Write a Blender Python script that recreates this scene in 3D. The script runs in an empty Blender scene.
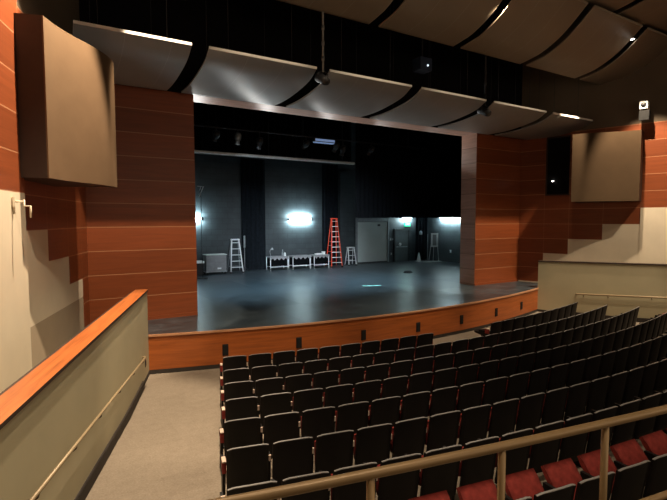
import bpy, bmesh, math, random
from mathutils import Vector, Matrix
random.seed(7)
S = bpy.context.scene
COL = S.collection
PI = math.pi
R = math.radians

# ------------------------------------------------------------------ helpers
def link(o, parent=None):
    COL.objects.link(o)
    if parent is not None:
        o.parent = parent
    return o

def tag(o, label=None, cat=None, group=None, kind=None):
    if label: o['label'] = label
    if cat: o['category'] = cat
    if group: o['group'] = group
    if kind: o['kind'] = kind
    return o

def thing(name, label, cat, loc=(0, 0, 0), rz=0.0, group=None):
    o = bpy.data.objects.new(name, None)
    o.empty_display_size = 0.1
    o.location = loc
    o.rotation_euler = (0, 0, rz)
    link(o)
    return tag(o, label, cat, group)

class MB:
    """collects faces with uv in metres, builds ONE mesh object"""
    def __init__(s):
        s.v = []; s.f = []; s.uv = []; s.mi = []; s.smooth = []
    def quad(s, pts, uv=None, m=0, smooth=False):
        i = len(s.v); s.v += [tuple(p) for p in pts]
        s.f.append(tuple(range(i, i + len(pts))))
        if uv is None:
            a = Vector(pts[0]); e1 = (Vector(pts[1]) - a)
            n = e1.cross(Vector(pts[-1]) - a)
            if e1.length < 1e-9 or n.length < 1e-12:
                uv = [(0, 0)] * len(pts)
            else:
                x = e1.normalized(); y = n.normalized().cross(x)
                uv = [((Vector(p) - a).dot(x), (Vector(p) - a).dot(y)) for p in pts]
        s.uv += list(uv); s.mi.append(m); s.smooth.append(smooth)
    def box(s, x0, x1, y0, y1, z0, z1, m=0, M=None):
        P = [Vector((x, y, z)) for z in (z0, z1) for y in (y0, y1) for x in (x0, x1)]
        if M is not None: P = [M @ p for p in P]
        for a in ((0, 2, 3, 1), (4, 5, 7, 6), (0, 1, 5, 4), (2, 6, 7, 3), (0, 4, 6, 2), (1, 3, 7, 5)):
            s.quad([P[k] for k in a], m=m)
    def obox(s, c, sx, sy, sz, rz=0, rx=0, ry=0, m=0):
        M = Matrix.Translation(c) @ Matrix.Rotation(rz, 4, 'Z') @ Matrix.Rotation(ry, 4, 'Y') @ Matrix.Rotation(rx, 4, 'X')
        s.box(-sx/2, sx/2, -sy/2, sy/2, -sz/2, sz/2, m=m, M=M)
    def tube(s, pts, r, n=10, m=0, caps=True, r2=None):
        pts = [Vector(p) for p in pts]; rings = []
        prev = None
        for i, p in enumerate(pts):
            d = (pts[min(i+1, len(pts)-1)] - pts[max(i-1, 0)]).normalized()
            up = Vector((0, 0, 1)) if abs(d.z) < .95 else Vector((1, 0, 0))
            if prev is not None: up = prev
            x = d.cross(up).normalized(); y = x.cross(d).normalized(); prev = y
            rr = r if r2 is None else r + (r2 - r) * i / (len(pts) - 1)
            rings.append([p + x * math.cos(2*PI*k/n) * rr + y * math.sin(2*PI*k/n) * rr for k in range(n)])
        for i in range(len(rings) - 1):
            for k in range(n):
                k2 = (k + 1) % n
                s.quad([rings[i][k], rings[i+1][k], rings[i+1][k2], rings[i][k2]], m=m, smooth=True)
        if caps:
            s.quad(rings[0], m=m); s.quad(rings[-1][::-1], m=m)
    def lathe(s, prof, c=(0, 0, 0), n=20, m=0, M=None):
        c = Vector(c)
        def P(r, z, k):
            v = Vector((r * math.cos(2*PI*k/n), r * math.sin(2*PI*k/n), z))
            if M is not None: v = M @ v
            return c + v
        for (r0, z0), (r1, z1) in zip(prof[:-1], prof[1:]):
            for k in range(n):
                if r0 < 1e-6 and r1 < 1e-6: continue
                if r0 < 1e-6: pts = [P(0, z0, 0), P(r1, z1, k+1), P(r1, z1, k)]
                elif r1 < 1e-6: pts = [P(r0, z0, k), P(r0, z0, k+1), P(0, z1, 0)]
                else: pts = [P(r0, z0, k), P(r0, z0, k+1), P(r1, z1, k+1), P(r1, z1, k)]
                s.quad(pts, m=m, smooth=True)
    def prism(s, outline, y0, y1, m=0, M=None):
        """outline in (x,z); extruded along y"""
        A = [Vector((x, y0, z)) for x, z in outline]; B = [Vector((x, y1, z)) for x, z in outline]
        if M is not None: A = [M @ p for p in A]; B = [M @ p for p in B]
        s.quad(A, m=m); s.quad(B[::-1], m=m)
        for k in range(len(A)):
            j = (k + 1) % len(A)
            s.quad([A[j], A[k], B[k], B[j]], m=m)
    def build(s, name, mats, parent=None, bevel=0, merge=True, solid=False):
        me = bpy.data.meshes.new(name)
        me.from_pydata(s.v, [], s.f)
        uvl = me.uv_layers.new(name='UVMap')
        for i, c in enumerate(s.uv): uvl.data[i].uv = c
        if not isinstance(mats, (list, tuple)): mats = [mats]
        for mm in mats: me.materials.append(mm)
        for p, k, sm in zip(me.polygons, s.mi, s.smooth):
            p.material_index = k; p.use_smooth = sm
        if merge:
            bm = bmesh.new(); bm.from_mesh(me)
            bmesh.ops.remove_doubles(bm, verts=bm.verts, dist=1e-5)
            if solid: bmesh.ops.recalc_face_normals(bm, faces=bm.faces)
            bm.to_mesh(me); bm.free()
        me.update()
        o = bpy.data.objects.new(name, me)
        link(o, parent)
        if bevel:
            b = o.modifiers.new('bevel', 'BEVEL'); b.width = bevel; b.segments = 2; b.limit_method = 'ANGLE'
        return o

def copy_tree(o, parent=None):
    c = o.copy(); COL.objects.link(c)
    c.parent = parent
    for ch in [x for x in o.children]:
        copy_tree(ch, c)
    return c

ORD = ['first', 'second', 'third', 'fourth', 'fifth', 'sixth', 'seventh', 'eighth']
def ordn(k):
    suf = 'th' if 10 <= k % 100 <= 20 else {1: 'st', 2: 'nd', 3: 'rd'}.get(k % 10, 'th')
    return '%d%s' % (k, suf)

# ------------------------------------------------------------------ materials
class NT:
    def __init__(s, name):
        s.mat = bpy.data.materials.new(name); s.mat.use_nodes = True
        s.t = s.mat.node_tree; s.n = s.t.nodes; s.l = s.t.links
        s.b = s.n['Principled BSDF']
    def node(s, typ, **kw):
        nd = s.n.new(typ)
        for k, v in kw.items(): setattr(nd, k, v)
        return nd
    def math(s, op, a, b=None, c=None):
        nd = s.n.new('ShaderNodeMath'); nd.operation = op
        for i, x in enumerate((a, b, c)):
            if x is None: continue
            if isinstance(x, (int, float)): nd.inputs[i].default_value = x
            else: s.l.new(x, nd.inputs[i])
        return nd.outputs[0]
    def mix(s, fac, a, b, mode='MIX'):
        nd = s.n.new('ShaderNodeMix'); nd.data_type = 'RGBA'; nd.blend_type = mode
        for i, x in ((0, fac), (6, a), (7, b)):
            if isinstance(x, (int, float)): nd.inputs[i].default_value = x
            elif isinstance(x, tuple): nd.inputs[i].default_value = (*x[:3], 1)
            else: s.l.new(x, nd.inputs[i])
        return nd.outputs[2]
    def uv(s, sx=1, sy=1, sz=1, obj=False):
        tc = s.n.new('ShaderNodeTexCoord'); mp = s.n.new('ShaderNodeMapping')
        mp.inputs['Scale'].default_value = (sx, sy, sz)
        s.l.new(tc.outputs['Object' if obj else 'UV'], mp.inputs['Vector'])
        return mp.outputs[0]
    def noise(s, vec, scale, detail=4, rough=.55, dist=0):
        nd = s.n.new('ShaderNodeTexNoise'); nd.inputs['Scale'].default_value = scale
        nd.inputs['Detail'].default_value = detail; nd.inputs['Roughness'].default_value = rough
        nd.inputs['Distortion'].default_value = dist
        s.l.new(vec, nd.inputs['Vector']); return nd.outputs['Fac']
    def ramp(s, fac, stops):
        nd = s.n.new('ShaderNodeValToRGB'); el = nd.color_ramp.elements
        while len(el) < len(stops): el.new(.5)
        for e, (p, c) in zip(el, stops): e.position = p; e.color = (*c, 1)
        s.l.new(fac, nd.inputs[0]); return nd.outputs[0]
    def bump(s, h, strength=.2, dist=.01):
        nd = s.n.new('ShaderNodeBump'); nd.inputs['Strength'].default_value = strength
        nd.inputs['Distance'].default_value = dist
        s.l.new(h, nd.inputs['Height']); s.l.new(nd.outputs[0], s.b.inputs['Normal'])
    def out(s, col=None, rough=None, metal=None, spec=None):
        def setv(k, v):
            if v is None: return
            if isinstance(v, (int, float)): s.b.inputs[k].default_value = v
            elif isinstance(v, tuple): s.b.inputs[k].default_value = (*v[:3], 1)
            else: s.l.new(v, s.b.inputs[k])
        setv('Base Color', col); setv('Roughness', rough); setv('Metallic', metal); setv('Specular IOR Level', spec)
        return s.mat

def plain(name, col, rough=.6, metal=0.0, spec=.5, var=.12, scale=6.0):
    t = NT(name)
    n = t.noise(t.uv(obj=True), scale, 3)
    lo = tuple(c * (1 - var) for c in col); hi = tuple(min(1, c * (1 + var)) for c in col)
    return t.out(t.ramp(n, [(.3, lo), (.7, hi)]), rough, metal, spec)

def emit(name, col, strength):
    t = NT(name)
    t.b.inputs['Emission Color'].default_value = (*col, 1)
    t.b.inputs['Emission Strength'].default_value = strength
    return t.out(col, .5)

def wood(name, base, joints=True, vert=True, rough=.38, line=(.42, .20, .105), grain=1.0, lw=.020, con=.5):
    t = NT(name)
    g1 = t.noise(t.uv(.45, 7.0), 1.6 * grain, 6, .62, .6)
    g2 = t.noise(t.uv(1.2, 40.0), 1.4 * grain, 4, .6, .2)
    g = t.math('ADD', t.math('MULTIPLY', g1, .7), t.math('MULTIPLY', g2, .3))
    c0 = tuple(c * (1 - .42 * con) for c in base); c1 = base; c2 = tuple(min(1, c * (1 + .40 * con)) for c in base)
    col = t.ramp(g, [(.30, c0), (.5, c1), (.70, c2)])
    if joints:
        sep = t.node('ShaderNodeSeparateXYZ'); t.l.new(t.uv(), sep.inputs[0])
        fz = t.math('FRACT', t.math('DIVIDE', t.math('SUBTRACT', sep.outputs[1], 1.05 - lw / 2 - 6.55), .655))
        lz = t.math('LESS_THAN', fz, lw / .655)
        if vert:
            fx = t.math('FRACT', t.math('DIVIDE', t.math('SUBTRACT', sep.outputs[0], .80 - 13.2), 1.32))
            lx = t.math('LESS_THAN', fx, lw * .8 / 1.32)
            lz = t.math('MAXIMUM', lz, t.math('MULTIPLY', lx, .55))
        # slight tone change board by board
        row = t.math('FLOOR', t.math('DIVIDE', t.math('SUBTRACT', sep.outputs[1], 1.05 - 6.55), .655))
        wn = t.node('ShaderNodeTexWhiteNoise', noise_dimensions='1D'); t.l.new(row, wn.inputs['W'])
        tone = t.math('ADD', t.math('MULTIPLY', wn.outputs['Value'], .22), .88)
        cc = t.node('ShaderNodeCombineColor')
        for k in range(3): t.l.new(tone, cc.inputs[k])
        col = t.mix(1.0, col, cc.outputs[0], 'MULTIPLY')
        col = t.mix(lz, col, line)
    return t.out(col, rough, 0, .4)

M = {}
M['wood'] = wood('cherry_panel', (.235, .058, .018), vert=False)
M['wood_side'] = wood('cherry_panel_side', (.215, .055, .019), vert=True)
M['wood_reveal'] = wood('cherry_reveal', (.50, .30, .225), vert=False, rough=.5, line=(.2, .11, .08))
M['wood_fascia'] = wood('cherry_fascia', (.34, .090, .020), joints=False, rough=.35, con=.9)
M['wood_cap'] = wood('cherry_cap', (.42, .122, .032), joints=False, rough=.35, grain=1.5, con=1.1)
M['nosing'] = wood('nosing_wood', (.50, .25, .13), joints=False, rough=.4)
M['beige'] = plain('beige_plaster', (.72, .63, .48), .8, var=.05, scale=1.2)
M['beige_low'] = plain('beige_lower_band', (.42, .34, .24), .8, var=.05, scale=1.2)  # darker beige band along the foot of the wall
M['olive'] = plain('olive_plaster', (.44, .395, .255), .75, var=.05, scale=1.0)
M['upper'] = plain('brown_upper_wall', (.13, .095, .062), .85, var=.1, scale=.7)
M['black'] = plain('black_paint', (.006, .006, .007), .9, spec=.15, var=.2)
M['blackmetal'] = plain('black_metal', (.02, .02, .022), .45, .0, .4)
M['vent'] = plain('vent_black', (.012, .012, .012), .7, spec=.2)
M['rubber'] = plain('rubber_base', (.035, .028, .024), .7, spec=.3)
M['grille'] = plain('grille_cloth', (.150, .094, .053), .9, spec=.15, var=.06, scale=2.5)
M['grille_shaded'] = plain('grille_cloth_shaded', (.075, .047, .025), .9, spec=.15, var=.06, scale=2.5)  # same cloth darkened for the right box, its dimmer light put into colour
M['cab'] = plain('brown_cabinet', (.030, .016, .010), .6)
M['cloud_low'] = None
M['bronze'] = plain('bronze_paint', (.33, .215, .10), .42, .15, .5, var=.06)
M['rail'] = plain('handrail_tan', (.30, .225, .13), .4, .1, .5, var=.06)
M['seat_black'] = plain('seat_shell', (.0055, .0042, .0040), .55, spec=.25, var=.2)
M['seat_glint'] = plain('seat_edge_glint', (.21, .205, .20), .4, spec=.5, var=.05)  # pale grey: house light glinting on the shell top, put into colour
M['seat_red'] = plain('seat_red_cloth', (.20, .028, .022), .9, spec=.2, var=.25, scale=14)
M['arm_cream'] = plain('arm_cap', (.55, .43, .34), .4, var=.05)
M['alu'] = plain('brushed_aluminium', (.80, .82, .82), .5, .0, var=.08)
M['alu_dim'] = plain('worn_steel', (.28, .30, .31), .5, .3, var=.15)
M['orange'] = plain('orange_fibreglass', (.85, .085, .035), .5, var=.08)
M['grey'] = plain('grey_laminate', (.20, .20, .21), .6, var=.12)
M['ltgrey'] = plain('light_grey_paint', (.56, .62, .60), .6, var=.05, scale=1.5)
M['dkgrey'] = plain('dark_grey_paint', (.050, .058, .058), .6, var=.12)
M['white'] = plain('white_paint', (.72, .74, .74), .6, var=.05)
M['drape'] = plain('black_velour', (.007, .009, .012), .95, spec=.1, var=.3)
M['drape_dark'] = plain('black_masking', (.002, .0025, .0035), .95, spec=.08, var=.3)
M['teal'] = plain('teal_tape', (.40, .90, .86), .6)
M['bluebox'] = plain('blue_grey_case', (.02, .035, .075), .5)
M['tube'] = emit('lamp_tube', (.88, 1.0, .98), 15)
M['lens'] = emit('lamp_lens', (1, .95, .85), 14)
M['lens_dim'] = emit('lamp_lens_dim', (.75, .88, 1), 1.3)
M['glow'] = emit('strip_glow', (.30, .45, .80), .35)
M['exit'] = emit('exit_green', (.02, .75, .35), .8)
M['exit_txt'] = emit('exit_letters', (.55, 1, .75), 1.5)

def cloud_mat(name, a, b, rough=.5):
    t = NT(name)
    sep = t.node('ShaderNodeSeparateXYZ'); t.l.new(t.uv(), sep.inputs[0])
    f = t.math('FRACT', t.math('DIVIDE', sep.outputs[0], .98))
    ln = t.math('LESS_THAN', f, .010)
    n = t.noise(t.uv(1, 1), .9, 3)
    col = t.ramp(n, [(.3, a), (.7, b)])
    col = t.mix(t.math('MULTIPLY', ln, .5), col, (.6, .6, .6))
    return t.out(col, rough, 0, .5)
M['cloud_low'] = cloud_mat('reflector_grey', (.33, .315, .29), (.38, .36, .335), .45)
M['cloud_up'] = cloud_mat('reflector_tan', (.34, .27, .195), (.38, .305, .22), .55)
M['cloud_edge_lit'] = plain('reflector_edge_lit', (.85, .82, .76), .5, var=.03)  # near-white rim: light catching the front edge, put into colour

def carpet_mat():
    t = NT('carpet_tiles')
    sep = t.node('ShaderNodeSeparateXYZ'); t.l.new(t.uv(), sep.inputs[0])
    ix = t.math('FLOOR', t.math('MULTIPLY', sep.outputs[0], 1.64)); iy = t.math('FLOOR', t.math('MULTIPLY', sep.outputs[1], 1.64))
    cb = t.node('ShaderNodeCombineXYZ'); t.l.new(ix, cb.inputs[0]); t.l.new(iy, cb.inputs[1])
    wn = t.node('ShaderNodeTexWhiteNoise', noise_dimensions='2D'); t.l.new(cb.outputs[0], wn.inputs['Vector'])
    n = t.noise(t.uv(), 34, 4, .7)
    n2 = t.noise(t.uv(), 7, 3, .6)
    v = t.math('ADD', t.math('ADD', t.math('MULTIPLY', wn.outputs['Value'], .07), t.math('MULTIPLY', n, .66)), t.math('MULTIPLY', n2, .26))
    col = t.ramp(v, [(.28, (.140, .113, .084)), (.75, (.275, .230, .178))])
    t.bump(n, .3, .01)
    return t.out(col, .95, 0, .15)
M['carpet'] = carpet_mat()

def deck_mat():
    t = NT('stage_deck_black')
    sep = t.node('ShaderNodeSeparateXYZ'); t.l.new(t.uv(), sep.inputs[0])
    ix = t.math('FLOOR', t.math('DIVIDE', sep.outputs[0], 1.22)); iy = t.math('FLOOR', t.math('DIVIDE', sep.outputs[1], 2.44))
    cb = t.node('ShaderNodeCombineXYZ'); t.l.new(ix, cb.inputs[0]); t.l.new(iy, cb.inputs[1])
    wn = t.node('ShaderNodeTexWhiteNoise', noise_dimensions='2D'); t.l.new(cb.outputs[0], wn.inputs['Vector'])
    n = t.noise(t.uv(1, 1.6), 1.3, 7, .68, .4)
    n2 = t.noise(t.uv(3, 1), 5, 4, .6)
    col = t.ramp(n, [(.28, (.016, .023, .029)), (.52, (.038, .052, .062)), (.74, (.085, .107, .124))])
    fx = t.math('FRACT', t.math('DIVIDE', sep.outputs[0], 1.22)); fy = t.math('FRACT', t.math('DIVIDE', sep.outputs[1], 2.44))
    ln = t.math('MAXIMUM', t.math('LESS_THAN', fx, .010), t.math('LESS_THAN', fy, .006))
    col = t.mix(t.math('MULTIPLY', ln, .6), col, (.012, .012, .013))
    r = t.math('ADD', t.math('ADD', t.math('MULTIPLY', n, .16), .225), t.math('MULTIPLY', wn.outputs['Value'], .07))
    t.bump(n2, .06, .01)
    return t.out(col, r, 0, .75)
M['deck'] = deck_mat()

def block_mat(name, a, b, bw=.61, bh=.305):
    t = NT(name)
    br = t.node('ShaderNodeTexBrick')
    br.inputs['Color1'].default_value = (*a, 1); br.inputs['Color2'].default_value = (*b, 1)
    br.inputs['Mortar'].default_value = (a[0]*.45, a[1]*.45, a[2]*.45, 1)
    br.inputs['Scale'].default_value = 1; br.inputs['Mortar Size'].default_value = .012
    br.inputs['Brick Width'].default_value = bw; br.inputs['Row Height'].default_value = bh
    t.l.new(t.uv(), br.inputs['Vector'])
    n = t.noise(t.uv(), 1.4, 4)
    col = t.mix(.5, br.outputs[0], t.ramp(n, [(.3, tuple(c*.75 for c in a)), (.7, tuple(c*1.2 for c in b))]))
    return t.out(col, .55, 0, .4)
M['block'] = block_mat('painted_block', (.030, .036, .041), (.040, .048, .053))

# ------------------------------------------------------------------ geometry of the house (metres; stage edge faces -Y)
CY = 24.2                      # centre of the stage-front / seating arcs
RS = 27.2                      # stage front radius
HS = 1.0                       # stage height
FL = R(17.0); fs, fc = math.sin(FL), math.cos(FL)
def W(side, a, z, d=0.0):      # point on the upper side wall, a = distance from the proscenium corner, d = inward
    return (side * (8.89 + a * fs - d * fc), -a * fc - d * fs, z)
PL = R(18.2); ps, pc = math.sin(PL), math.cos(PL)
def Pp(side, a, z, d=0.0):     # point on the aisle-side face of the parapet
    return (side * (7.73 + a * ps - d * pc), -1.87 - a * pc - d * ps, z)
def floor_z(r):
    return 0.0 if r < 29.9 else (r - 29.9) * .062
def arc(r, x):
    return CY - math.sqrt(r * r - x * x)

# ---- floor (raked carpet)
mb = MB()
rs = [27.0, 28.0, 29.0, 29.9, 31, 32, 33, 34, 35, 36, 37, 37.8]
ths = [R(-30 + 60 * k / 48) for k in range(49)]
for i in range(len(rs) - 1):
    for k in range(48):
        P = []
        for r, t in ((rs[i], ths[k]), (rs[i+1], ths[k]), (rs[i+1], ths[k+1]), (rs[i], ths[k+1])):
            P.append((r * math.sin(t), CY - r * math.cos(t), floor_z(r)))
        mb.quad(P, [(p[0], p[1]) for p in P])
tag(mb.build('floor', M['carpet']), kind='structure')
# ---- upper tier floor with its riser
mb = MB()
for k in range(48):
    t0, t1 = ths[k], ths[k+1]
    q = lambda r, t, z: (r * math.sin(t), CY - r * math.cos(t), z)
    P = [q(37.7, t0, 1.8), q(44.5, t0, 1.8), q(44.5, t1, 1.8), q(37.7, t1, 1.8)]
    mb.quad(P, [(p[0], p[1]) for p in P])
    mb.quad([q(37.7, t0, 0), q(37.7, t0, 1.8), q(37.7, t1, 1.8), q(37.7, t1, 0)], m=1)
tag(mb.build('floor', [M['carpet'], M['olive']]), kind='structure')

# ---- ceiling, rear wall
mb = MB(); mb.quad([(-18, -22, 13), (-18, 12, 13), (18, 12, 13), (18, -22, 13)])
tag(mb.build('ceiling', M['black']), kind='structure')
mb = MB(); mb.quad([(-18, -20.5, 0), (-18, -20.5, 13), (18, -20.5, 13), (18, -20.5, 0)])
tag(mb.build('wall_rear', M['upper']), kind='structure')

# ---- side walls: stepped cherry panels over beige plaster, dark plaster above
def side_wall(side, nm):
    mb = MB()
    AC = [0, .8, 2.12, 3.44, 4.76, 15.5]
    A = [0, 1.10, 2.12, 3.43, 4.75, 15.5] if side > 0 else [0, .58, 1.70, 3.08, 4.62, 15.5]
    low = [1.05, 2.36, 3.02, 3.67, 4.32]          # where the panelling starts, step by step
    def cell(a0, a1, z0, z1, m, d=0.0):
        P = [W(side, a0, z0, d), W(side, a1, z0, d), W(side, a1, z1, d), W(side, a0, z1, d)]
        u0, u1 = AC[A.index(a0)], AC[A.index(a1)]
        mb.quad(P, [(u0, z0), (u1, z0), (u1, z1), (u0, z1)], m)
    for i in range(5):
        d = (.14 if side < 0 else .02) if i == 4 else 0.0
        if i >= 1 and i < 4:
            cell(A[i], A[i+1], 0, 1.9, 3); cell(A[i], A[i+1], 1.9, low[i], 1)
        elif i == 0:
            cell(A[i], A[i+1], 0, 1.05, 1)
        else:
            cell(A[i], A[i+1], 0, low[i], 1, d)
        cell(A[i], A[i+1], low[i], 7.62, 0, d)
        cell(A[i], A[i+1], 7.62, 13, 2, d)
    for z0, z1, m in ((0, 4.32, 1), (4.32, 7.62, 0), (7.62, 13, 2)):
        mb.quad([W(side, A[4], z0), W(side, A[4], z0, .14 if side < 0 else .02), W(side, A[4], z1, .14 if side < 0 else .02), W(side, A[4], z1)], m=m)
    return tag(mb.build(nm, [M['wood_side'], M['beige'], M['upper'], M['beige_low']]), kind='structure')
side_wall(-1, 'wall_left'); side_wall(1, 'wall_right')

# ---- proscenium wall: two piers with reveals, black wall and header above
OW, RV, HH, PW = 5.99, .85, 7.54, 8.89
mb = MB()
for s in (-1, 1):
    P = [(s*OW, 0, HS), (s*PW, 0, HS), (s*PW, 0, HH), (s*OW, 0, HH)]
    mb.quad(P, [(p[0], p[2]) for p in P], 0)
    P = [(s*OW, 0, HS), (s*OW, RV, HS), (s*OW, RV, HH), (s*OW, 0, HH)]
    mb.quad(P, [(p[1], p[2]) for p in P], 1)
    P = [(s*OW, RV, HS), (s*13.5, RV, HS), (s*13.5, RV, 11.5), (s*OW, RV, 11.5)]
    mb.quad(P, m=2)
P = [(-OW, 0, HH), (OW, 0, HH), (OW, RV, HH), (-OW, RV, HH)]
mb.quad(P, [(p[0], p[1] + 1.2) for p in P], 1)
mb.quad([(-PW, 0, HH), (PW, 0, HH), (PW, 0, 13), (-PW, 0, 13)], m=2)
mb.quad([(-OW, RV, HH), (OW, RV, HH), (OW, RV, 11.5), (-OW, RV, 11.5)], m=2)
tag(mb.build('wall_proscenium', [M['wood'], M['wood_reveal'], M['black']]), kind='structure')
# base trim along piers
for s in (-1, 1):
    mb = MB(); mb.box(min(s*OW, s*PW), max(s*OW, s*PW), -.025, 0, HS, HS + .10)
    tag(mb.build('baseboard_%s' % ('left' if s < 0 else 'right'), M['wood']), kind='structure')

# ---- stage (deck, curved fascia, nosing, step lights)
stage = thing('stage', 'raised stage with black deck and curved cherry wood front', 'stage', (0, -2.9, 0))
off = Vector((0, 2.9, 0))
def st(p): return tuple(Vector(p) + off)
N = 40
xs = [-7.73 + 15.46 * k / N for k in range(N + 1)]
mb = MB()
for k in range(N):
    P = [(xs[k], arc(RS, xs[k]), HS), (xs[k+1], arc(RS, xs[k+1]), HS), (xs[k+1], 0, HS), (xs[k], 0, HS)]
    mb.quad([st(p) for p in P], [(p[0], p[1]) for p in P])
for s in (-1, 1):                                   # wedge between parapet and side wall
    P = [(s*7.73, arc(RS, 7.73), HS), (s*9.55, -2.1, HS), (s*8.89, 0, HS), (s*7.73, 0, HS)]
    if s > 0: pass
    mb.quad([st(p) for p in P], [(p[0], p[1]) for p in P])
for x0, x1, y0, y1 in ((-OW, OW, 0, RV), (-13.4, 13.4, RV, 11.2)):
    P = [(x0, y0, HS), (x1, y0, HS), (x1, y1, HS), (x0, y1, HS)]
    mb.quad([st(p) for p in P], [(p[0], p[1]) for p in P])
mb.build('deck', M['deck'], stage)
mb = MB()
for k in range(N):
    P = [(xs[k], arc(RS, xs[k]), .10), (xs[k+1], arc(RS, xs[k+1]), .10), (xs[k+1], arc(RS, xs[k+1]), HS-.03), (xs[k], arc(RS, xs[k]), HS-.03)]
    mb.quad([st(p) for p in P], [(p[0], p[2]) for p in P])
mb.build('fascia', M['wood_fascia'], stage)
mb = MB()
for k in range(N):
    for r0, r1, z0, z1 in ((RS+.035, RS+.035, HS-.045, HS+.004), (RS+.035, RS-.03, HS+.004, HS+.004), (RS, RS+.035, HS-.045, HS-.045)):
        P = [(xs[k], arc(r0, xs[k]), z0), (xs[k+1], arc(r0, xs[k+1]), z0), (xs[k+1], arc(r1, xs[k+1]), z1), (xs[k], arc(r1, xs[k]), z1)]
        mb.quad([st(p) for p in P], [(p[0], p[1]+p[2]) for p in P])
mb.build('nosing', M['nosing'], stage)
mb = MB()
for k in range(N):
    P = [(xs[k], arc(RS+.012, xs[k]), 0), (xs[k+1], arc(RS+.012, xs[k+1]), 0), (xs[k+1], arc(RS+.012, xs[k+1]), .11), (xs[k], arc(RS+.012, xs[k]), .11)]
    mb.quad([st(p) for p in P])
mb.build('base_strip', M['rubber'], stage)
for x in (-5.92, -3.95, -1.93, .13, 2.14, 4.18, 6.09):
    th = math.asin(x / RS); y = arc(RS, x)
    mb = MB(); mb.obox(Vector(st((x, y, .47))), .155, .05, .30, rz=th)
    mb.obox(Vector(st((x, y - .02, .47))), .125, .03, .26, rz=th)
    v = mb.build('vent', M['vent'], stage, bevel=.006)

# ---- parapets, caps, baseboards
def parapet(side):
    nm = 'left' if side < 0 else 'right'
    L = 13.0; rise = 0.0 if side < 0 else .024
    zt = lambda a: 2.10 + max(0, a) * rise
    mb = MB()
    seg = [0, 1, 2, 3, 4, 6, 8, 10, L]
    for a0, a1 in zip(seg[:-1], seg[1:]):
        P = [Pp(side, a0, 0), Pp(side, a1, 0), Pp(side, a1, zt(a1)), Pp(side, a0, zt(a0))]
        mb.quad(P, [(a0, 0), (a1, 0), (a1, 2), (a0, 2)])
        P = [Pp(side, a0, 0, -.255), Pp(side, a0, zt(a0), -.255), Pp(side, a1, zt(a1), -.255), Pp(side, a1, 0, -.255)]
        mb.quad(P)
    mb.quad([Pp(side, 0, 0), Pp(side, 0, zt(0)), Pp(side, 0, zt(0), -.255), Pp(side, 0, 0, -.255)])
    tag(mb.build('wall_parapet_' + nm, M['olive']), kind='structure')
    mb = MB()
    for a0, a1 in zip(seg[:-1], seg[1:]):
        a0c = a0 - (.02 if a0 == 0 else 0)
        def c(a, d, z): return Pp(side, a, zt(a) + z, d)
        top = [c(a0c, .025, .045), c(a1, .025, .045), c(a1, -.275, .045), c(a0c, -.275, .045)]
        mb.quad(top, [(a0, 0), (a1, 0), (a1, .30), (a0, .30)], 0)
        mb.quad([c(a0c, .025, 0), c(a1, .025, 0), c(a1, .025, .045), c(a0c, .025, .045)], [(a0, 0), (a1, 0), (a1, .04), (a0, .04)], 1)
        mb.quad([c(a0c, -.275, 0), c(a0c, -.275, .045), c(a1, -.275, .045), c(a1, -.275, 0)], m=1)
        mb.quad([c(a0c, .025, 0), c(a0c, -.275, 0), c(a1, -.275, 0), c(a1, .025, 0)], m=1)
    mb.quad([Pp(side, -.02, zt(0), .025), Pp(side, -.02, zt(0)+.045, .025), Pp(side, -.02, zt(0)+.045, -.275), Pp(side, -.02, zt(0), -.275)], m=0)
    for a0, a1 in zip(seg[:-1], seg[1:]):
        mb.quad([Pp(side, a0, zt(a0)+.02, -.275), Pp(side, a1, zt(a1)+.02, -.275), Pp(side, a1, zt(a1)+.02, -.34), Pp(side, a0, zt(a0)+.02, -.34)], m=1)
        mb.quad([Pp(side, a0, zt(a0)-.15, -.34), Pp(side, a0, zt(a0)+.02, -.34), Pp(side, a1, zt(a1)+.02, -.34), Pp(side, a1, zt(a1)-.15, -.34)], m=1)
    tag(mb.build('trim_%d' % (1 if side < 0 else 2), [M['wood_cap'] if side < 0 else M['cab'], M['cab']]), kind='structure')
    mb = MB()
    for a0, a1 in zip(seg[:-1], seg[1:]):
        def b(a, d, z):
            p = Pp(side, a, 0, d); return (p[0], p[1], floor_z(math.hypot(p[0], p[1]-CY)) + z)
        h = .16 if a0 >= 1 else .10
        t = .045 if a0 >= 1 else .015
        mb.quad([b(a0, t, -.02), b(a1, t, -.02), b(a1, t, h), b(a0, t, h)])
        mb.quad([b(a0, t, h), b(a1, t, h), b(a1, 0, h), b(a0, 0, h)])
        mb.quad([b(a0, t, -.02), b(a0, t, h), b(a0, 0, h), b(a0, 0, -.02)])
    tag(mb.build('baseboard_parapet_' + nm, M['rubber']), kind='structure')
parapet(-1); parapet(1)
# outlet plate on left parapet end
o = thing('outlet_plate', 'small dark wall plate low on the left parapet near the stage corner', 'wall plate', Pp(-1, .55, .45, 0), -PL)
mb = MB(); mb.box(0, .012, -.06, .06, -.09, .09)
mb.build('plate', M['cab'], o, bevel=.004)
mb = MB(); mb.box(.012, .02, -.03, .03, -.05, .05)
mb.build('cover_insert', M['vent'], o)

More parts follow.
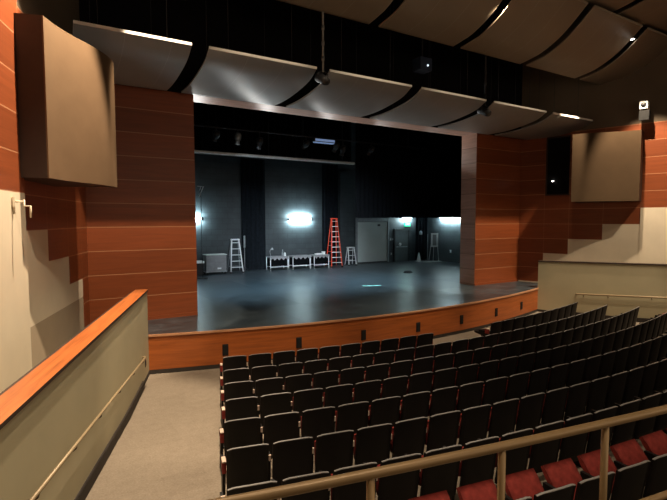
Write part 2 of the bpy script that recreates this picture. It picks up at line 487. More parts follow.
def handrail(side, a0, z0, a1, z1, brs, label):
    base = Vector(Pp(side, a0, 0, 0))
    t = thing('handrail', label, 'handrail', base)
    def q(a, d, dz=0):
        z = z0 + (z1 - z0) * (a - a0) / (a1 - a0)
        return tuple(Vector(Pp(side, a, z + dz, d)) - base)
    mb = MB()
    mb.tube([q(a0, .0), q(a0, .05), q(a0 + .05, .085), q((a0+a1)/2, .085), q(a1, .085)], .021 if side < 0 else .034, 12)
    mb.build('rail_bar', M['rail'], t)
    for a in brs:
        mb = MB()
        mb.tube([q(a, 0, -.075), q(a, .045, -.075), q(a, .078, -.05), q(a, .085, -.018)], .012, 8)
        p = Vector(q(a, .006, -.085)); mb.obox(p, .010, .03, .03, rz=side*PL)
        mb.build('bracket', M['cab'], t)
handrail(-1, .95, .71, 8.6, 1.32, [1.3, 2.4, 3.7, 5.0, 6.2, 7.4], 'tan tubular handrail along the left aisle parapet')
handrail(1, 1.5, .90, 8.5, 1.28, [1.75, 2.6, 4.0, 5.3], 'tan tubular handrail on the right aisle parapet across the hall')

# ---- guard rail in front of the camera (arc)
gr = thing('guard_rail', 'tan metal guard rail with posts at the front of the upper tier', 'railing', (-7.7, arc(37.8, 7.7), 1.8))
g0 = gr.location.copy()
def gp(x, z): return tuple(Vector((x, arc(37.84 + (-x - 8.28) * .035, x), z)) - g0)
gx = [-10.6 + .35 * k for k in range(32)]
mb = MB(); mb.tube([gp(x, 2.8) for x in gx], .0215, 14); mb.build('top_rail', M['bronze'], gr)
mb = MB(); mb.tube([gp(x, 2.30) for x in gx], .019, 12); mb.build('lower_rail', M['bronze'], gr)
for k in range(-3, 11):
    x = -8.69 + .66 * k
    mb = MB(); mb.tube([gp(x, 1.8), gp(x, 2.79)], .018, 12)
    mb.lathe([(0, 0), (.045, 0), (.045, .012), (.02, .016)], Vector(gp(x, 1.8)), 14)
    mb.build('post', M['bronze'], gr)

# ------------------------------------------------------------------ overhead reflector panels
def cloud(prof, x0, x1, mat, label, hang, group, edge=None):
    ym, zm = prof[0]
    t = thing('ceiling_reflector', label, 'ceiling panel', ((x0+x1)/2, ym, zm), 0, group)
    c0 = Vector(t.location)
    # densify profile
    from math import hypot
    pts = []
    n = 18
    def cr(p0, p1, p2, p3, u):
        return tuple(.5*((2*b)+(-a+c)*u+(2*a-5*b+4*c-d)*u*u+(-a+3*b-3*c+d)*u**3) for a, b, c, d in zip(p0, p1, p2, p3))
    ext = [tuple(2*a-b for a, b in zip(prof[0], prof[1]))] + list(prof) + [tuple(2*a-b for a, b in zip(prof[-1], prof[-2]))]
    for i in range(1, len(ext)-2):
        for k in range(5): pts.append(cr(ext[i-1], ext[i], ext[i+1], ext[i+2], k/5))
    pts.append(prof[-1])
    th = .045
    s = 0; mb = MB()
    W_ = x1 - x0
    for i in range(len(pts)-1):
        (ya, za), (yb, zb) = pts[i], pts[i+1]
        l = math.hypot(yb-ya, zb-za)
        def P(x, y, z): return tuple(Vector((x, y, z)) - c0)
        mb.quad([P(x0, ya, za), P(x0, yb, zb), P(x1, yb, zb), P(x1, ya, za)], [(0, s), (0, s+l), (W_, s+l), (W_, s)], smooth=True)
        mb.quad([P(x0, ya, za+th), P(x1, ya, za+th), P(x1, yb, zb+th), P(x0, yb, zb+th)], smooth=True)
        for x in (x0, x1):
            mb.quad([P(x, ya, za), P(x, yb, zb), P(x, yb, zb+th), P(x, ya, za+th)])
        s += l
    mb.quad([P(x0, pts[0][0], pts[0][1]), P(x1, pts[0][0], pts[0][1]), P(x1, pts[0][0], pts[0][1]+th), P(x0, pts[0][0], pts[0][1]+th)])
    mb.build('curved_panel', mat, t)
    mb = MB(); y, z = pts[-1]
    mb.box(x0 - c0.x, x1 - c0.x, y - .02 - c0.y, y + .012 - c0.y, z - .006 - c0.z, z + th + .012 - c0.z)
    mb.build('edge_trim', edge or M['cloud_edge_lit'], t)
    for fx in hang:
        x = x0 + (x1-x0) * fx
        for (y, z) in (prof[-2], prof[1]):
            mb = MB(); mb.tube([P(x, y, z + th), P(x, y, 12.99)], .007, 6)
            mb.build('hanger_cable', M['blackmetal'], t)
    return t
LP = [(-.25, 7.48), (-.85, 7.47), (-1.48, 7.50), (-2.24, 7.60), (-2.66, 7.71), (-2.97, 7.88)]
UP = [(-3.0, 9.38), (-3.45, 9.44), (-3.87, 9.53), (-4.48, 9.80), (-4.95, 10.13), (-5.42, 10.53)]
TP = [(-5.25, 10.70), (-5.7, 10.76), (-6.15, 10.86), (-6.8, 11.14), (-7.3, 11.5), (-7.8, 11.95)]
low = [(-9.2, -6.8), (-6.4, -3.5), (-3.1, -.2), (.2, 3.1), (3.5, 6.4), (6.8, 9.45)]
for k, (a, b) in enumerate(low):
    cloud(LP, a, b, M['cloud_low'],
          'curved grey acoustic ceiling panel, %s from the left in the row above the stage opening' % ORD[k] if k < 5 else
          'curved grey acoustic ceiling panel, rightmost in the row above the stage opening', (.2, .8), 'reflector panels above the stage opening')
upx = [(-4.78, -1.82), (-1.48, 1.48), (1.82, 4.78), (5.12, 8.08), (8.42, 11.0)]
for k, (a, b) in enumerate(upx):
    cloud(UP, a, b, M['cloud_up'],
          'large curved tan ceiling panel, %s from the left in the upper row' % ORD[k] if k < 4 else
          'large tan ceiling panel at the right end of the upper row', (.15, .85), 'reflector panels in the upper row', M['cloud_up'])
for k, (a, b) in enumerate([(3.5, 6.42), (6.78, 10.6)]):
    cloud(TP, a, b, M['cloud_up'],
          'highest tan ceiling panel in the top right corner, %s one' % ('left' if k == 0 else 'right'), (.2, .8), 'reflector panels in the highest row', M['cloud_up'])

# hanging spotlights on pipes in the gaps
for x, y, zt, zb, side in ((-3.33, -3.02, 13, 7.62, 'left'), (3.33, -2.72, 13, 7.60, 'right')):
    t = thing('hanging_spotlight', 'black spotlight hanging on a vertical pipe, the %s one above the stage opening' % side, 'spotlight', (x, y, zb))
    mb = MB(); mb.tube([(0, 0, .2), (0, 0, zt - zb)], .03, 8)
    for z in (.5, .9, 1.3, 1.9): mb.tube([(0, 0, z), (0, 0, z + .1)], .042, 8)
    mb.build('pipe', M['alu_dim'] if side == 'left' else M['blackmetal'], t)
    Mx = Matrix.Rotation(R(-62), 4, 'X')
    mb = MB(); mb.lathe([(0, -.22), (.10, -.22), (.125, -.12), (.125, .12), (.14, .2), (.14, .24), (.11, .24)], (0, 0, 0), 20, M=Mx)
    mb.build('housing', M['blackmetal'], t)
    mb = MB(); mb.lathe([(0, .20), (.115, .20)], (0, 0, 0), 20, M=Mx); mb.build('lens', M['lens_dim'], t)
    mb = MB(); mb.tube([(-.15, 0, 0), (-.15, 0, .16), (0, 0, .24), (.15, 0, .16), (.15, 0, 0)], .012, 6); mb.build('yoke', M['blackmetal'], t)
# blue grey projector case above
t = thing('projector_case', 'dim blue case hung between the ceiling rows above the stage', 'case', (.55, -2.6, 8.75))
mb = MB(); mb.box(-.24, .24, -.2, .2, -.2, .2); mb.build('case_body', M['bluebox'], t, bevel=.02)
mb = MB(); mb.lathe([(0, .0), (.03, 0), (.03, .02), (0, .02)], (.05, -.2, -.05), 12, M=Matrix.Rotation(R(90), 4, 'X')); mb.build('indicator_lens', M['lens_dim'], t)
mb = MB(); mb.tube([(0, 0, .2), (0, 0, 4.25)], .02, 8); mb.build('pipe', M['blackmetal'], t)

# downlight visible in the slot
def downlight(x, y, z, label, lit=True, grp='slot downlights'):
    t = thing('downlight', label, 'light', (x, y, z), 0, grp)
    mb = MB(); mb.lathe([(0, .18), (.09, .18), (.10, .16), (.10, 0), (.085, 0), (.085, .05), (0, .05)], (0, 0, 0), 20)
    mb.build('can', M['blackmetal'], t)
    mb = MB(); mb.lathe([(0, -.012), (.05, -.008), (.08, .01), (.08, .03)], (0, 0, 0), 20)
    mb.build('lens', M['lens'] if lit else M['lens_dim'], t)
    mb = MB(); mb.tube([(0, 0, .18), (0, 0, 13 - z)], .012, 6); mb.build('stem', M['blackmetal'], t)
    return t
downlight(8.25, -5.0, 10.27, 'lit downlight in the slot between the two rightmost upper ceiling panels')

# ------------------------------------------------------------------ wall mounted speaker/grille boxes
def grille_box(side):
    z0, z1 = 4.58, 7.28
    a0, a1 = 4.77, 2.52
    t = thing('speaker_enclosure', ('large curved tan wall enclosure on the left wall' if side < 0 else 'large tan wall enclosure on the right wall beside the dark opening'),
              'wall enclosure', W(side, 3.4, z0, 0))
    b0 = Vector(t.location)
    def q(a, z, d): return tuple(Vector(W(side, a, z, d)) - b0)
    n = 24; prof = []
    for k in range(n + 1):
        u = k / n
        a = a0 + (a1 - a0) * u
        d = .57 + .67 * u + .03 * math.sin(PI * u) - .06 * math.sin(2 * PI * u)
        prof.append((a, d))
    mb = MB(); s = 0
    for (aa, da), (ab, db) in zip(prof[:-1], prof[1:]):
        mb.quad([q(aa, z0, da), q(ab, z0, db), q(ab, z1, db), q(aa, z1, da)], [(s, 0), (s+.1, 0), (s+.1, 2.9), (s, 2.9)], smooth=True); s += .1
    mb.build('grille', M['grille' if side < 0 else 'grille_shaded'], t)
    mb = MB()
    mb.quad([q(a0, z0, 0.0), q(a0, z0, .57), q(a0, z1, .57), q(a0, z1, 0.0)])
    mb.quad([q(a1, z0, 0), q(a1, z1, 0), q(a1, z1, prof[-1][1]), q(a1, z0, prof[-1][1])])
    for z in (z0, z1):
        mb.quad([q(a0, z, 0)] + [q(a, z, d) for a, d in prof] + [q(a1, z, 0)])
    mb.build('cabinet', M['cab'], t)
    mb = MB()
    mb.quad([q(a0+.005, z0, .55), q(a0+.005, z0, .575), q(a0+.005, z1, .575), q(a0+.005, z1, .55)])
    mb.build('edge_bead', M['grille' if side < 0 else 'grille_shaded'], t)
grille_box(-1); grille_box(1)

# dark opening beside the right box
def wbox(mb, side, a0, a1, z0, z1, d0, d1, m=0):
    P = [W(side, a, z, d) for z in (z0, z1) for d in (d0, d1) for a in (a0, a1)]
    for k in ((0, 2, 3, 1), (4, 5, 7, 6), (0, 1, 5, 4), (2, 6, 7, 3), (0, 4, 6, 2), (1, 3, 7, 5)):
        mb.quad([P[i] for i in k], m=m)
for side in (1,):
    mb = MB(); wbox(mb, side, 1.2, 2.10, 4.98, 7.42, 0.005, .02)
    w1 = tag(mb.build('window_1', M['black']), kind='structure')
    mb = MB()
    wbox(mb, side, 1.14, 1.20, 4.92, 7.48, 0, .05); wbox(mb, side, 1.14, 2.12, 4.92, 4.98, 0, .05); wbox(mb, side, 1.14, 2.12, 7.42, 7.48, 0, .05)
    f = mb.build('window_frame', M['cab'], w1)
    t = thing('niche_dot', 'tiny glowing white dot inside the dark opening on the right wall', 'light', W(1, 1.45, 5.55, .06), FL)
    mb = MB(); mb.lathe([(0, .03), (.028, .02), (.035, 0), (.028, -.02), (0, -.03)], (0, 0, 0), 12); mb.build('dot_body', M['lens'], t)  # small glowing white dot in the opening
    mb = MB(); mb.box(-.03, .03, .0, .05, -.05, -.02); mb.build('bracket', M['blackmetal'], t)

# security camera and small loudspeaker on the right wall
t = thing('security_camera', 'small white wall camera high on the right wall above the tan enclosure', 'camera', W(1, 4.80, 8.20, .16), FL)
mb = MB(); mb.box(-.40, -.02, -.14, .14, -.14, .16); mb.build('housing', M['white'], t, bevel=.03)
mb = MB(); mb.lathe([(0, .0), (.09, .0), (.08, .03), (0, .04)], (-.40, 0, 0.02), 16, M=Matrix.Rotation(R(-90), 4, 'Y')); mb.build('lens', M['blackmetal'], t)
t = thing('loudspeaker', 'small black loudspeaker right under the white wall camera', 'speaker', W(1, 4.82, 7.84, .16), FL)
mb = MB(); mb.prism([(-.36, -.20), (-.06, -.15), (-.06, .15), (-.36, .18)], -.17, .17); mb.build('cabinet', M['vent'], t, bevel=.015)
mb = MB(); mb.box(-.07, .0, -.04, .04, -.03, .03); mb.build('bracket', M['blackmetal'], t)

# white bracket arm on the left wall
t = thing('wall_bracket', 'white angled bracket arm on the beige left wall beside the wood panels', 'bracket', W(-1, 5.16, 4.0, .14), PI/2 + (PI/2 - FL) - PI/2 - (PI/2))
b0 = Vector(t.location); t.rotation_euler = (0, 0, 0)
def q(a, z, d): return tuple(Vector(W(-1, a, z, d)) - b0)
mb = MB(); mb.tube([q(5.16, 3.96, .16), q(5.16, 4.22, .16)], .018, 8); mb.obox(Vector(q(5.16, 4.15, .15)), .03, .09, .16, rz=FL); mb.build('wall_plate', M['beige'], t)
mb = MB(); mb.tube([q(5.16, 4.16, .16), q(5.16, 4.16, .31)], .015, 8)
mb.tube([q(5.16, 4.19, .31), q(5.16, 4.09, .31), q(5.16, 4.09, .40), q(5.16, 3.90, .40)], .015, 8); mb.build('arm', M['beige'], t)

# ------------------------------------------------------------------ seats
def seat_meshes(fold):
    d = {}
    # back shell (slightly arched top, curved in plan, leaning back)
    mb = MB(); nx, nz = 8, 6
    def bp(u, v, off):
        x = u * (.258 - .010 * (1 - v))
        lean = -.105 * v
        z = .18 + v * .68 + .016 * (1 - (u * u)) * v
        y = lean - .030 * (1 - u * u) + off
        if v > .9 and abs(u) > .9: z -= .012
        return (x, y, z)
    for i in range(nx):
        for j in range(nz):
            us = (-1 + 2*i/nx, -1 + 2*(i+1)/nx); vs = (j/nz, (j+1)/nz)
            mb.quad([bp(us[0], vs[0], -.03), bp(us[1], vs[0], -.03), bp(us[1], vs[1], -.03), bp(us[0], vs[1], -.03)], smooth=True)
            mb.quad([bp(us[0], vs[0], .0), bp(us[0], vs[1], .0), bp(us[1], vs[1], .0), bp(us[1], vs[0], .0)])
    for u in (-1, 1):
        for j in range(nz):
            mb.quad([bp(u, j/nz, -.03), bp(u, (j+1)/nz, -.03), bp(u, (j+1)/nz, 0), bp(u, j/nz, 0)])
    for i in range(nx):
        ua, ub = -1 + 2*i/nx, -1 + 2*(i+1)/nx
        mb.quad([bp(ua, 0, -.03), bp(ua, 0, 0), bp(ub, 0, 0), bp(ub, 0, -.03)])
    d['back'] = mb
    mb = MB()
    for i in range(nx):
        ua, ub = (-1 + 2*i/nx) * .97, (-1 + 2*(i+1)/nx) * .97
        A = [Vector(bp(ua, 1, -.033)), Vector(bp(ub, 1, -.033)), Vector(bp(ub, 1, -.008)), Vector(bp(ua, 1, -.008))]
        up = Vector((0, 0, .005)); dn = Vector((0, 0, -.003))
        mb.quad([p + up for p in A]); mb.quad([A[0] + dn, A[1] + dn, A[1] + up, A[0] + up]); mb.quad([A[3] + up, A[2] + up, A[2] + dn, A[3] + dn])
        if i == 0: mb.quad([A[0] + dn, A[0] + up, A[3] + up, A[3] + dn])
        if i == nx - 1: mb.quad([A[1] + dn, A[2] + dn, A[2] + up, A[1] + up])
    d['trim'] = mb  # thin pale strip painting the glint along the black shell's top
    # red back cushion on the stage side
    mb = MB()
    for i in range(nx):
        for j in range(nz):
            us = (-1 + 2*i/nx, -1 + 2*(i+1)/nx); vs = (.12 + .84*j/nz, .12 + .84*(j+1)/nz)
            def cp(u, v):
                x, y, z = bp(u*.84, v, .0); bulge = .035 * (1 - u**4) * (1 - (2*(v-.12)/.84 - 1)**4)
                return (x, y + .004 + bulge, z)
            mb.quad([cp(us[0], vs[0]), cp(us[0], vs[1]), cp(us[1], vs[1]), cp(us[1], vs[0])], smooth=True)
    d['cushion'] = mb
    # seat pan
    mb = MB(); ang = R(fold); L = .44 if fold < 70 else .34
    ca, sa = math.cos(ang), math.sin(ang)
    nl = 6; nw = 6
    def sp(u, v, top):
        x = u * .212
        l = v * L
        t_ = .05 * (1 if top else -1) * (1 - .45 * abs(2*v-1)**6) * (1 - .35 * u**6)
        y = (.10 if fold < 70 else .065) + l * ca - t_ * sa
        z = (.43 if fold < 70 else .35) + l * sa + t_ * ca
        return (x, y, z)
    for i in range(nw):
        for j in range(nl):
            us = (-1 + 2*i/nw, -1 + 2*(i+1)/nw); vs = (j/nl, (j+1)/nl)
            mb.quad([sp(us[0], vs[0], 1), sp(us[1], vs[0], 1), sp(us[1], vs[1], 1), sp(us[0], vs[1], 1)], m=0, smooth=True)
            mb.quad([sp(us[0], vs[0], 0), sp(us[0], vs[1], 0), sp(us[1], vs[1], 0), sp(us[1], vs[0], 0)], m=1, smooth=True)
    for j in range(nl):
        for u in (-1, 1):
            mb.quad([sp(u, j/nl, 0), sp(u, (j+1)/nl, 0), sp(u, (j+1)/nl, 1), sp(u, j/nl, 1)], m=0)
    for i in range(nw):
        ua, ub = -1 + 2*i/nw, -1 + 2*(i+1)/nw
        for v in (0, 1): mb.quad([sp(ua, v, 0), sp(ub, v, 0), sp(ub, v, 1), sp(ua, v, 1)], m=0)
    d['seat'] = mb
    return d

def stand_mb(x):
    mb = MB()
    mb.prism([(.02, 0), (.34, 0), (.34, .03), (.24, .06), (.20, .40), (.30, .55), (.30, .60), (-.02, .60), (.0, .40), (.06, .06), (.02, .03)],
             -.017, .017, M=Matrix.Translation((x, 0, 0)) @ Matrix.Rotation(PI/2, 4, 'Z'))
    return mb
def arm_mb(x, aisle=False):
    mb = MB()
    if aisle:
        mb.box(x - .024, x + .024, -.055, .075, .53, .665)
    else:
        mb.box(x - .020, x + .020, -.035, .28, .575, .655)
    return mb
def armcap_mb(x):
    mb = MB(); mb.box(x - .016, x + .016, -.060, -.035, .60, .675); return mb

def make_seat(fold, right_end=''):
    root = bpy.data.objects.new('auditorium_seat', None); root.empty_display_size = .1
    link(root)
    d = seat_meshes(fold)
    d['back'].build('backrest', M['seat_black'], root)
    d['trim'].build('top_glint', M['seat_glint'], root)
    d['cushion'].build('back_cushion', M['seat_black'] if fold < 20 else M['seat_red'], root)  # pan-down seat goes black instead of red, its shade put into colour
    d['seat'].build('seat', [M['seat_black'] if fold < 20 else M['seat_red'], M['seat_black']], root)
    xs_ = {'': (-.28,), 'R': (-.28, .28), 'L': (-.28,)}[right_end]
    for x in xs_:
        stand_mb(x).build('standard', M['seat_black'], root)
        aisle = (right_end == 'L' and x < 0) or (right_end == 'R' and x > 0)
        a = arm_mb(x, aisle).build('armrest', M['seat_red'] if aisle else M['seat_black'], root)
        if aisle:
            mb = MB(); mb.box(x - .026, x + .026, -.06, .08, .665, .685); mb.build('arm_cap', M['arm_cream'], a, bevel=.006)
        else:
            armcap_mb(x).build('arm_cap', M['arm_cream'], a, bevel=.004)
    return root

PROTO = {}
def place_seat(fold, right_end, r, th, label, group):
    key = (fold, right_end)
    if key not in PROTO:
        o = make_seat(fold, right_end); PROTO[key] = o
    else:
        o = copy_tree(PROTO[key])
    o.location = (r * math.sin(th), CY - r * math.cos(th), floor_z(r))
    o.rotation_euler = (0, 0, th)
    tag(o, label, 'seat', group)
    return o

# camera for visibility tests (same numbers as the real camera below)
CAM = Vector((-9.8025, -14.1778, 3.8504)); F = 470.56
pit, yaw = R(-3.6224), R(-31.3238)
fw = Vector((math.sin(-yaw)*math.cos(pit), math.cos(-yaw)*math.cos(pit), math.sin(pit)))
def project(p):
    r_ = fw.cross(Vector((0, 0, 1))).normalized(); u_ = r_.cross(fw)
    d = Vector(p) - CAM; z = d.dot(fw)
    return (333.5 + F * d.dot(r_) / z, 250 - F * d.dot(u_) / z, z)

ROWR = [29.25 - .125 + .95 * k for k in range(7)] + [36.17 - .12]
ENDX = [6.61, 6.90, 7.18, 7.46, 7.78, 8.05, 8.35, 8.7]
rowname = ['front row', 'second row', 'third row', 'fourth row', 'fifth row', 'sixth row', 'seventh row', 'eighth row']
for k, r in enumerate(ROWR):
    half = math.asin(ENDX[k] / r)
    n = max(2, round(2 * half * r / .566))
    if k in (0,): n = 24
    step = 2 * half / n
    grp = 'black theatre seats in the ' + rowname[k]
    for i in range(n):
        if k == 0 and 10 <= i < 14: continue            # open wheelchair space
        th = -half + step * (i + .5)
        p = (r * math.sin(th), CY - r * math.cos(th), floor_z(r) + .6)
        u, v, z = project(p)
        if z < .5 or u > 667 + 130 or v > 500 + 60 or u < -40: continue
        fold = 86
        if k == 7: fold = 50
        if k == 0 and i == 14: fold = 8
        last = (i == n - 1) or (k == 0 and i == 9)
        if k == 0 and i < 10:
            where = ('front row seat, %s from the left aisle' % ordn(i + 1)) if i else 'front row seat at the left aisle end'
            if i == 9: where = 'front row seat left of the gap in the row'
        elif k == 0:
            where = 'front row seat, %s to the right of the gap' % ordn(i - 13)
            if i == 14: where = 'front row seat with its shade-darkened seat pan down, right of the gap'
            if last: where = 'front row seat at the right aisle end'
        else:
            where = ('%s seat, %s from the left aisle' % (rowname[k], ordn(i + 1))) if i else '%s seat at the left aisle end' % rowname[k]
            if last: where = '%s seat at the right aisle end' % rowname[k]
            if k == 7: where = 'red cushioned seat behind the guard rail, %s from the left in the last row' % ordn(i + 1)
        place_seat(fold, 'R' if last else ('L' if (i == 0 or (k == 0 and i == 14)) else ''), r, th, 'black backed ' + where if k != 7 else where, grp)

# ------------------------------------------------------------------ backstage
BY = 11.2
def backwall(name, pts, uvs, mat):
    mb = MB(); mb.quad(pts, uvs); return tag(mb.build(name, mat), kind='structure')
backwall('wall_back', [(-13.4, BY, HS), (13.4, BY, HS), (13.4, BY, 11.5), (-13.4, BY, 11.5)], [(-13.4, 1), (13.4, 1), (13.4, 11.5), (-13.4, 11.5)], M['block'])
backwall('wall_stage_right', [(13.4, RV, HS), (13.4, BY, HS), (13.4, BY, 11.5), (13.4, RV, 11.5)], [(0, 1), (10.3, 1), (10.3, 11.5), (0, 11.5)], M['block'])
backwall('wall_stage_left', [(-13.4, RV, HS), (-13.4, BY, HS), (-13.4, BY, 11.5), (-13.4, RV, 11.5)], [(0, 1), (10.3, 1), (10.3, 11.5), (0, 11.5)], M['block'])
mb = MB(); mb.quad([(-13.4, RV, 11.5), (13.4, RV, 11.5), (13.4, BY, 11.5), (-13.4, BY, 11.5)])
tag(mb.build('ceiling', M['black']), kind='structure')
# pilaster
mb = MB(); mb.box(6.0, 7.02, BY - .22, BY, HS, 6.9)
tag(mb.build('wall_pilaster', M['block']), kind='structure')

def drape(name, label, x0, x1, y, z0, z1, mat, fold=.28, amp=.07, rod=True):
    t = thing(name, label, 'curtain', ((x0+x1)/2, y, z0))
    b0 = Vector(t.location); n = max(8, int((x1-x0)/fold*8)); mb = MB()
    rng = random.Random(int((x0+50)*97))
    ph = [rng.uniform(-.5, .5) for _ in range(n+1)]
    def yy(k, f): return amp * f * math.sin(2*PI*k/8 + ph[k//8])
    for k in range(n):
        xa, xb = x0 + (x1-x0)*k/n, x0 + (x1-x0)*(k+1)/n
        P = [(xa, y+yy(k, 1), z0), (xb, y+yy(k+1, 1), z0), (xb, y+yy(k+1, .7), z1), (xa, y+yy(k, .7), z1)]
        mb.quad([tuple(Vector(p)-b0) for p in P], smooth=True)
    mb.build('cloth', mat, t)
    if rod:
        mb = MB(); mb.tube([tuple(Vector((x0-.05, y, z1+.03))-b0), tuple(Vector((x1+.05, y, z1+.03))-b0)], .025, 8); mb.build('pipe', M['blackmetal'], t)
    return t
drape('stage_curtain', 'wide black curtain hanging high at the right of the stage', 3.82, 13.2, 6.0, 3.98, 11.4, M['drape_dark'])
drape('masking_border', 'black border cloth behind the long pipe high above the stage', -12.6, 3.78, 6.3, 6.72, 11.4, M['drape_dark'])
drape('stage_curtain', 'narrow dark leg curtain at the back wall beside the white ladder', -.50, .98, BY - .16, 1.02, 7.3, M['drape'])
drape('stage_curtain', 'narrow dark leg curtain behind the orange ladder', 4.75, 5.95, BY - .12, 1.02, 7.3, M['drape'])
drape('stage_curtain', 'dark curtain hanging between the exit door and the stage side wall', 12.2, 13.3, BY - .25, 1.02, 5.5, M['drape'])

# long pipe (batten)
t = thing('batten_pipe', 'long pale batten pipe hung across the stage', 'pipe', (-1, 6.0, 6.76))
mb = MB(); mb.tube([(-9, 0, 0.0), (4.72, 0, -.02)], .07, 10); mb.build('pipe', M['alu'], t)
for x in (-4, 0, 4):
    mb = MB(); mb.tube([(x, 0, .05), (x, 0, 4.7)], .008, 6); mb.build('cable', M['blackmetal'], t)

# stage lights on an electric
t = thing('lighting_batten', 'dark lighting pipe above the stage carrying the stage lights', 'pipe', (0, 4.5, 7.55))
mb = MB(); mb.tube([(-9, 0, 0), (9, 0, 0)], .03, 8); mb.build('pipe', M['blackmetal'], t)
for x in (-6, 0, 6):
    mb = MB(); mb.tube([(x, 0, 0), (x, 0, 3.93)], .008, 6); mb.build('cable', M['blackmetal'], t)
def stagelight(x, y, z, label, tilt=50, lens='lens_dim', hook=.30):
    t = thing('stage_light', label, 'stage light', (x, y, z), 0, 'stage lights on the dark pipe')
    Mx = Matrix.Rotation(R(tilt), 4, 'X')
    mb = MB(); mb.lathe([(0, -.22), (.09, -.22), (.12, -.10), (.12, .05), (.085, .10), (.085, .22), (.10, .22), (.10, .26), (.08, .26)], (0, 0, 0), 16, M=Mx)
    mb.build('housing', M['alu_dim'] if 'second' in label else M['blackmetal'], t)
    mb = MB(); mb.lathe([(0, .23), (.082, .23)], (0, 0, 0), 16, M=Mx); mb.build('lens', M[lens], t)
    mb = MB(); mb.tube([(-.14, 0, 0), (-.14, 0, .17), (0, 0, .22), (.14, 0, .17), (.14, 0, 0)], .010, 6); mb.tube([(0, 0, .22), (0, 0, hook)], .02, 8); mb.build('yoke', M['blackmetal'], t)
    return t
posl = ['leftmost', 'second from left', 'third from left', 'fourth from left', 'fifth from left', 'sixth from left', 'rightmost']
for k, (x, z, tl) in enumerate([(-3.9, 7.22, 120), (-3.0, 7.20, 160), (-2.05, 7.10, 150), (.15, 7.20, 110), (1.72, 7.22, 130), (2.09, 7.10, 150), (3.7, 7.2, 120)]):
    stagelight(x, 4.5, z, 'dim stage light on the dark lighting pipe, ' + posl[k], 180 - tl + 180 if False else -tl, hook=7.55 - z)
t = thing('strip_light', 'wide strip light glowing dim blue on the dark lighting pipe', 'stage light', (1.0, 4.4, 7.34))
mb = MB(); mb.box(-.55, .55, -.12, .12, 0, .16); mb.build('trough', M['blackmetal'], t, bevel=.02)
mb = MB(); mb.box(-.5, .5, -.10, .09, -.03, 0); mb.box(-.5, .5, -.135, -.12, .03, .13); mb.build('diffuser', M['glow'], t)

# work lights on the walls
def worklight(x, y, z, L, rz, label):
    t = thing('wall_light', label, 'wall light', (x, y, z), rz, 'bright fluorescent work lights backstage')
    mb = MB(); mb.box(-L/2-.05, L/2+.05, -.02, .0, -.06, .06); mb.box(-L/2-.05, -L/2, -.13, 0, -.055, .055); mb.box(L/2, L/2+.05, -.13, 0, -.055, .055)
    mb.build('housing', M['dkgrey'], t, bevel=.006)
    mb = MB()
    for zz in (-.024, .024): mb.tube([(-L/2, -.075, zz), (L/2, -.075, zz)], .021, 10)
    mb.build('lamp_tubes', M['tube'], t)
    ld = bpy.data.lights.new('wall_light_lamp', 'AREA'); ld.shape = 'RECTANGLE'; ld.size = L; ld.size_y = .06
    ld.energy = 640 * L / 1.3; ld.color = (.66, .94, 1.0)
    lo = bpy.data.objects.new('wall_light_lamp', ld); link(lo, t); lo.location = (0, -.19, 0); lo.rotation_euler = (R(90), 0, 0)
    ld2 = bpy.data.lights.new('wall_wash_lamp', 'AREA'); ld2.shape = 'RECTANGLE'; ld2.size = L; ld2.size_y = .1
    ld2.energy = 7 * L / 1.3; ld2.color = (.74, .96, 1.0)
    lo2 = bpy.data.objects.new('wall_wash_lamp', ld2); link(lo2, t); lo2.location = (0, -.30, 0); lo2.rotation_euler = (R(-90), 0, 0)
    return t
worklight(-3.4, BY, 3.95, 1.3, 0, 'bright wall light at the left edge of the stage opening')
worklight(3.28, BY, 3.92, 1.35, 0, 'bright wall light above the row of tables')
worklight(11.55, BY, 4.02, .75, 0, 'bright wall light above the green exit sign')
worklight(13.4, 8.75, 4.02, 1.9, R(-90), 'bright wall light on the right side wall of the stage')

# loading door and exit door
mb = MB(); mb.box(7.42, 9.86, BY - .06, BY, HS, 3.72)
d1 = tag(mb.build('door_1', M['ltgrey'], bevel=.01), kind='structure')
mb = MB(); mb.box(7.30, 7.42, BY - .12, BY, HS, 4.0); mb.box(9.86, 9.98, BY - .12, BY, HS, 4.0); mb.box(7.42, 9.86, BY - .22, BY, 3.74, 3.98)
mb.build('door_frame', M['alu_dim'], d1, bevel=.008)
mb = MB(); mb.box(9.05, 9.25, BY - .09, BY - .06, 3.45, 3.58); mb.build('door_label', M['dkgrey'], d1)
mb = MB(); mb.box(7.42, 9.86, BY - .09, BY - .06, HS + .01, HS + .10); mb.build('bottom_bar', M['dkgrey'], d1)
mb = MB(); mb.box(10.55, 11.7, BY - .05, BY, HS, 3.15)
d2 = tag(mb.build('door_2', M['dkgrey'], bevel=.01), kind='structure')
mb = MB(); mb.box(10.45, 10.55, BY - .09, BY, HS, 3.25); mb.box(11.7, 11.8, BY - .09, BY, HS, 3.25); mb.box(10.55, 11.7, BY - .09, BY, 3.15, 3.25)
mb.build('door_frame', M['blackmetal'], d2)
mb = MB(); mb.box(10.62, 11.6, BY - .12, BY - .08, 1.98, 2.05); mb.build('push_bar', M['alu_dim'], d2)
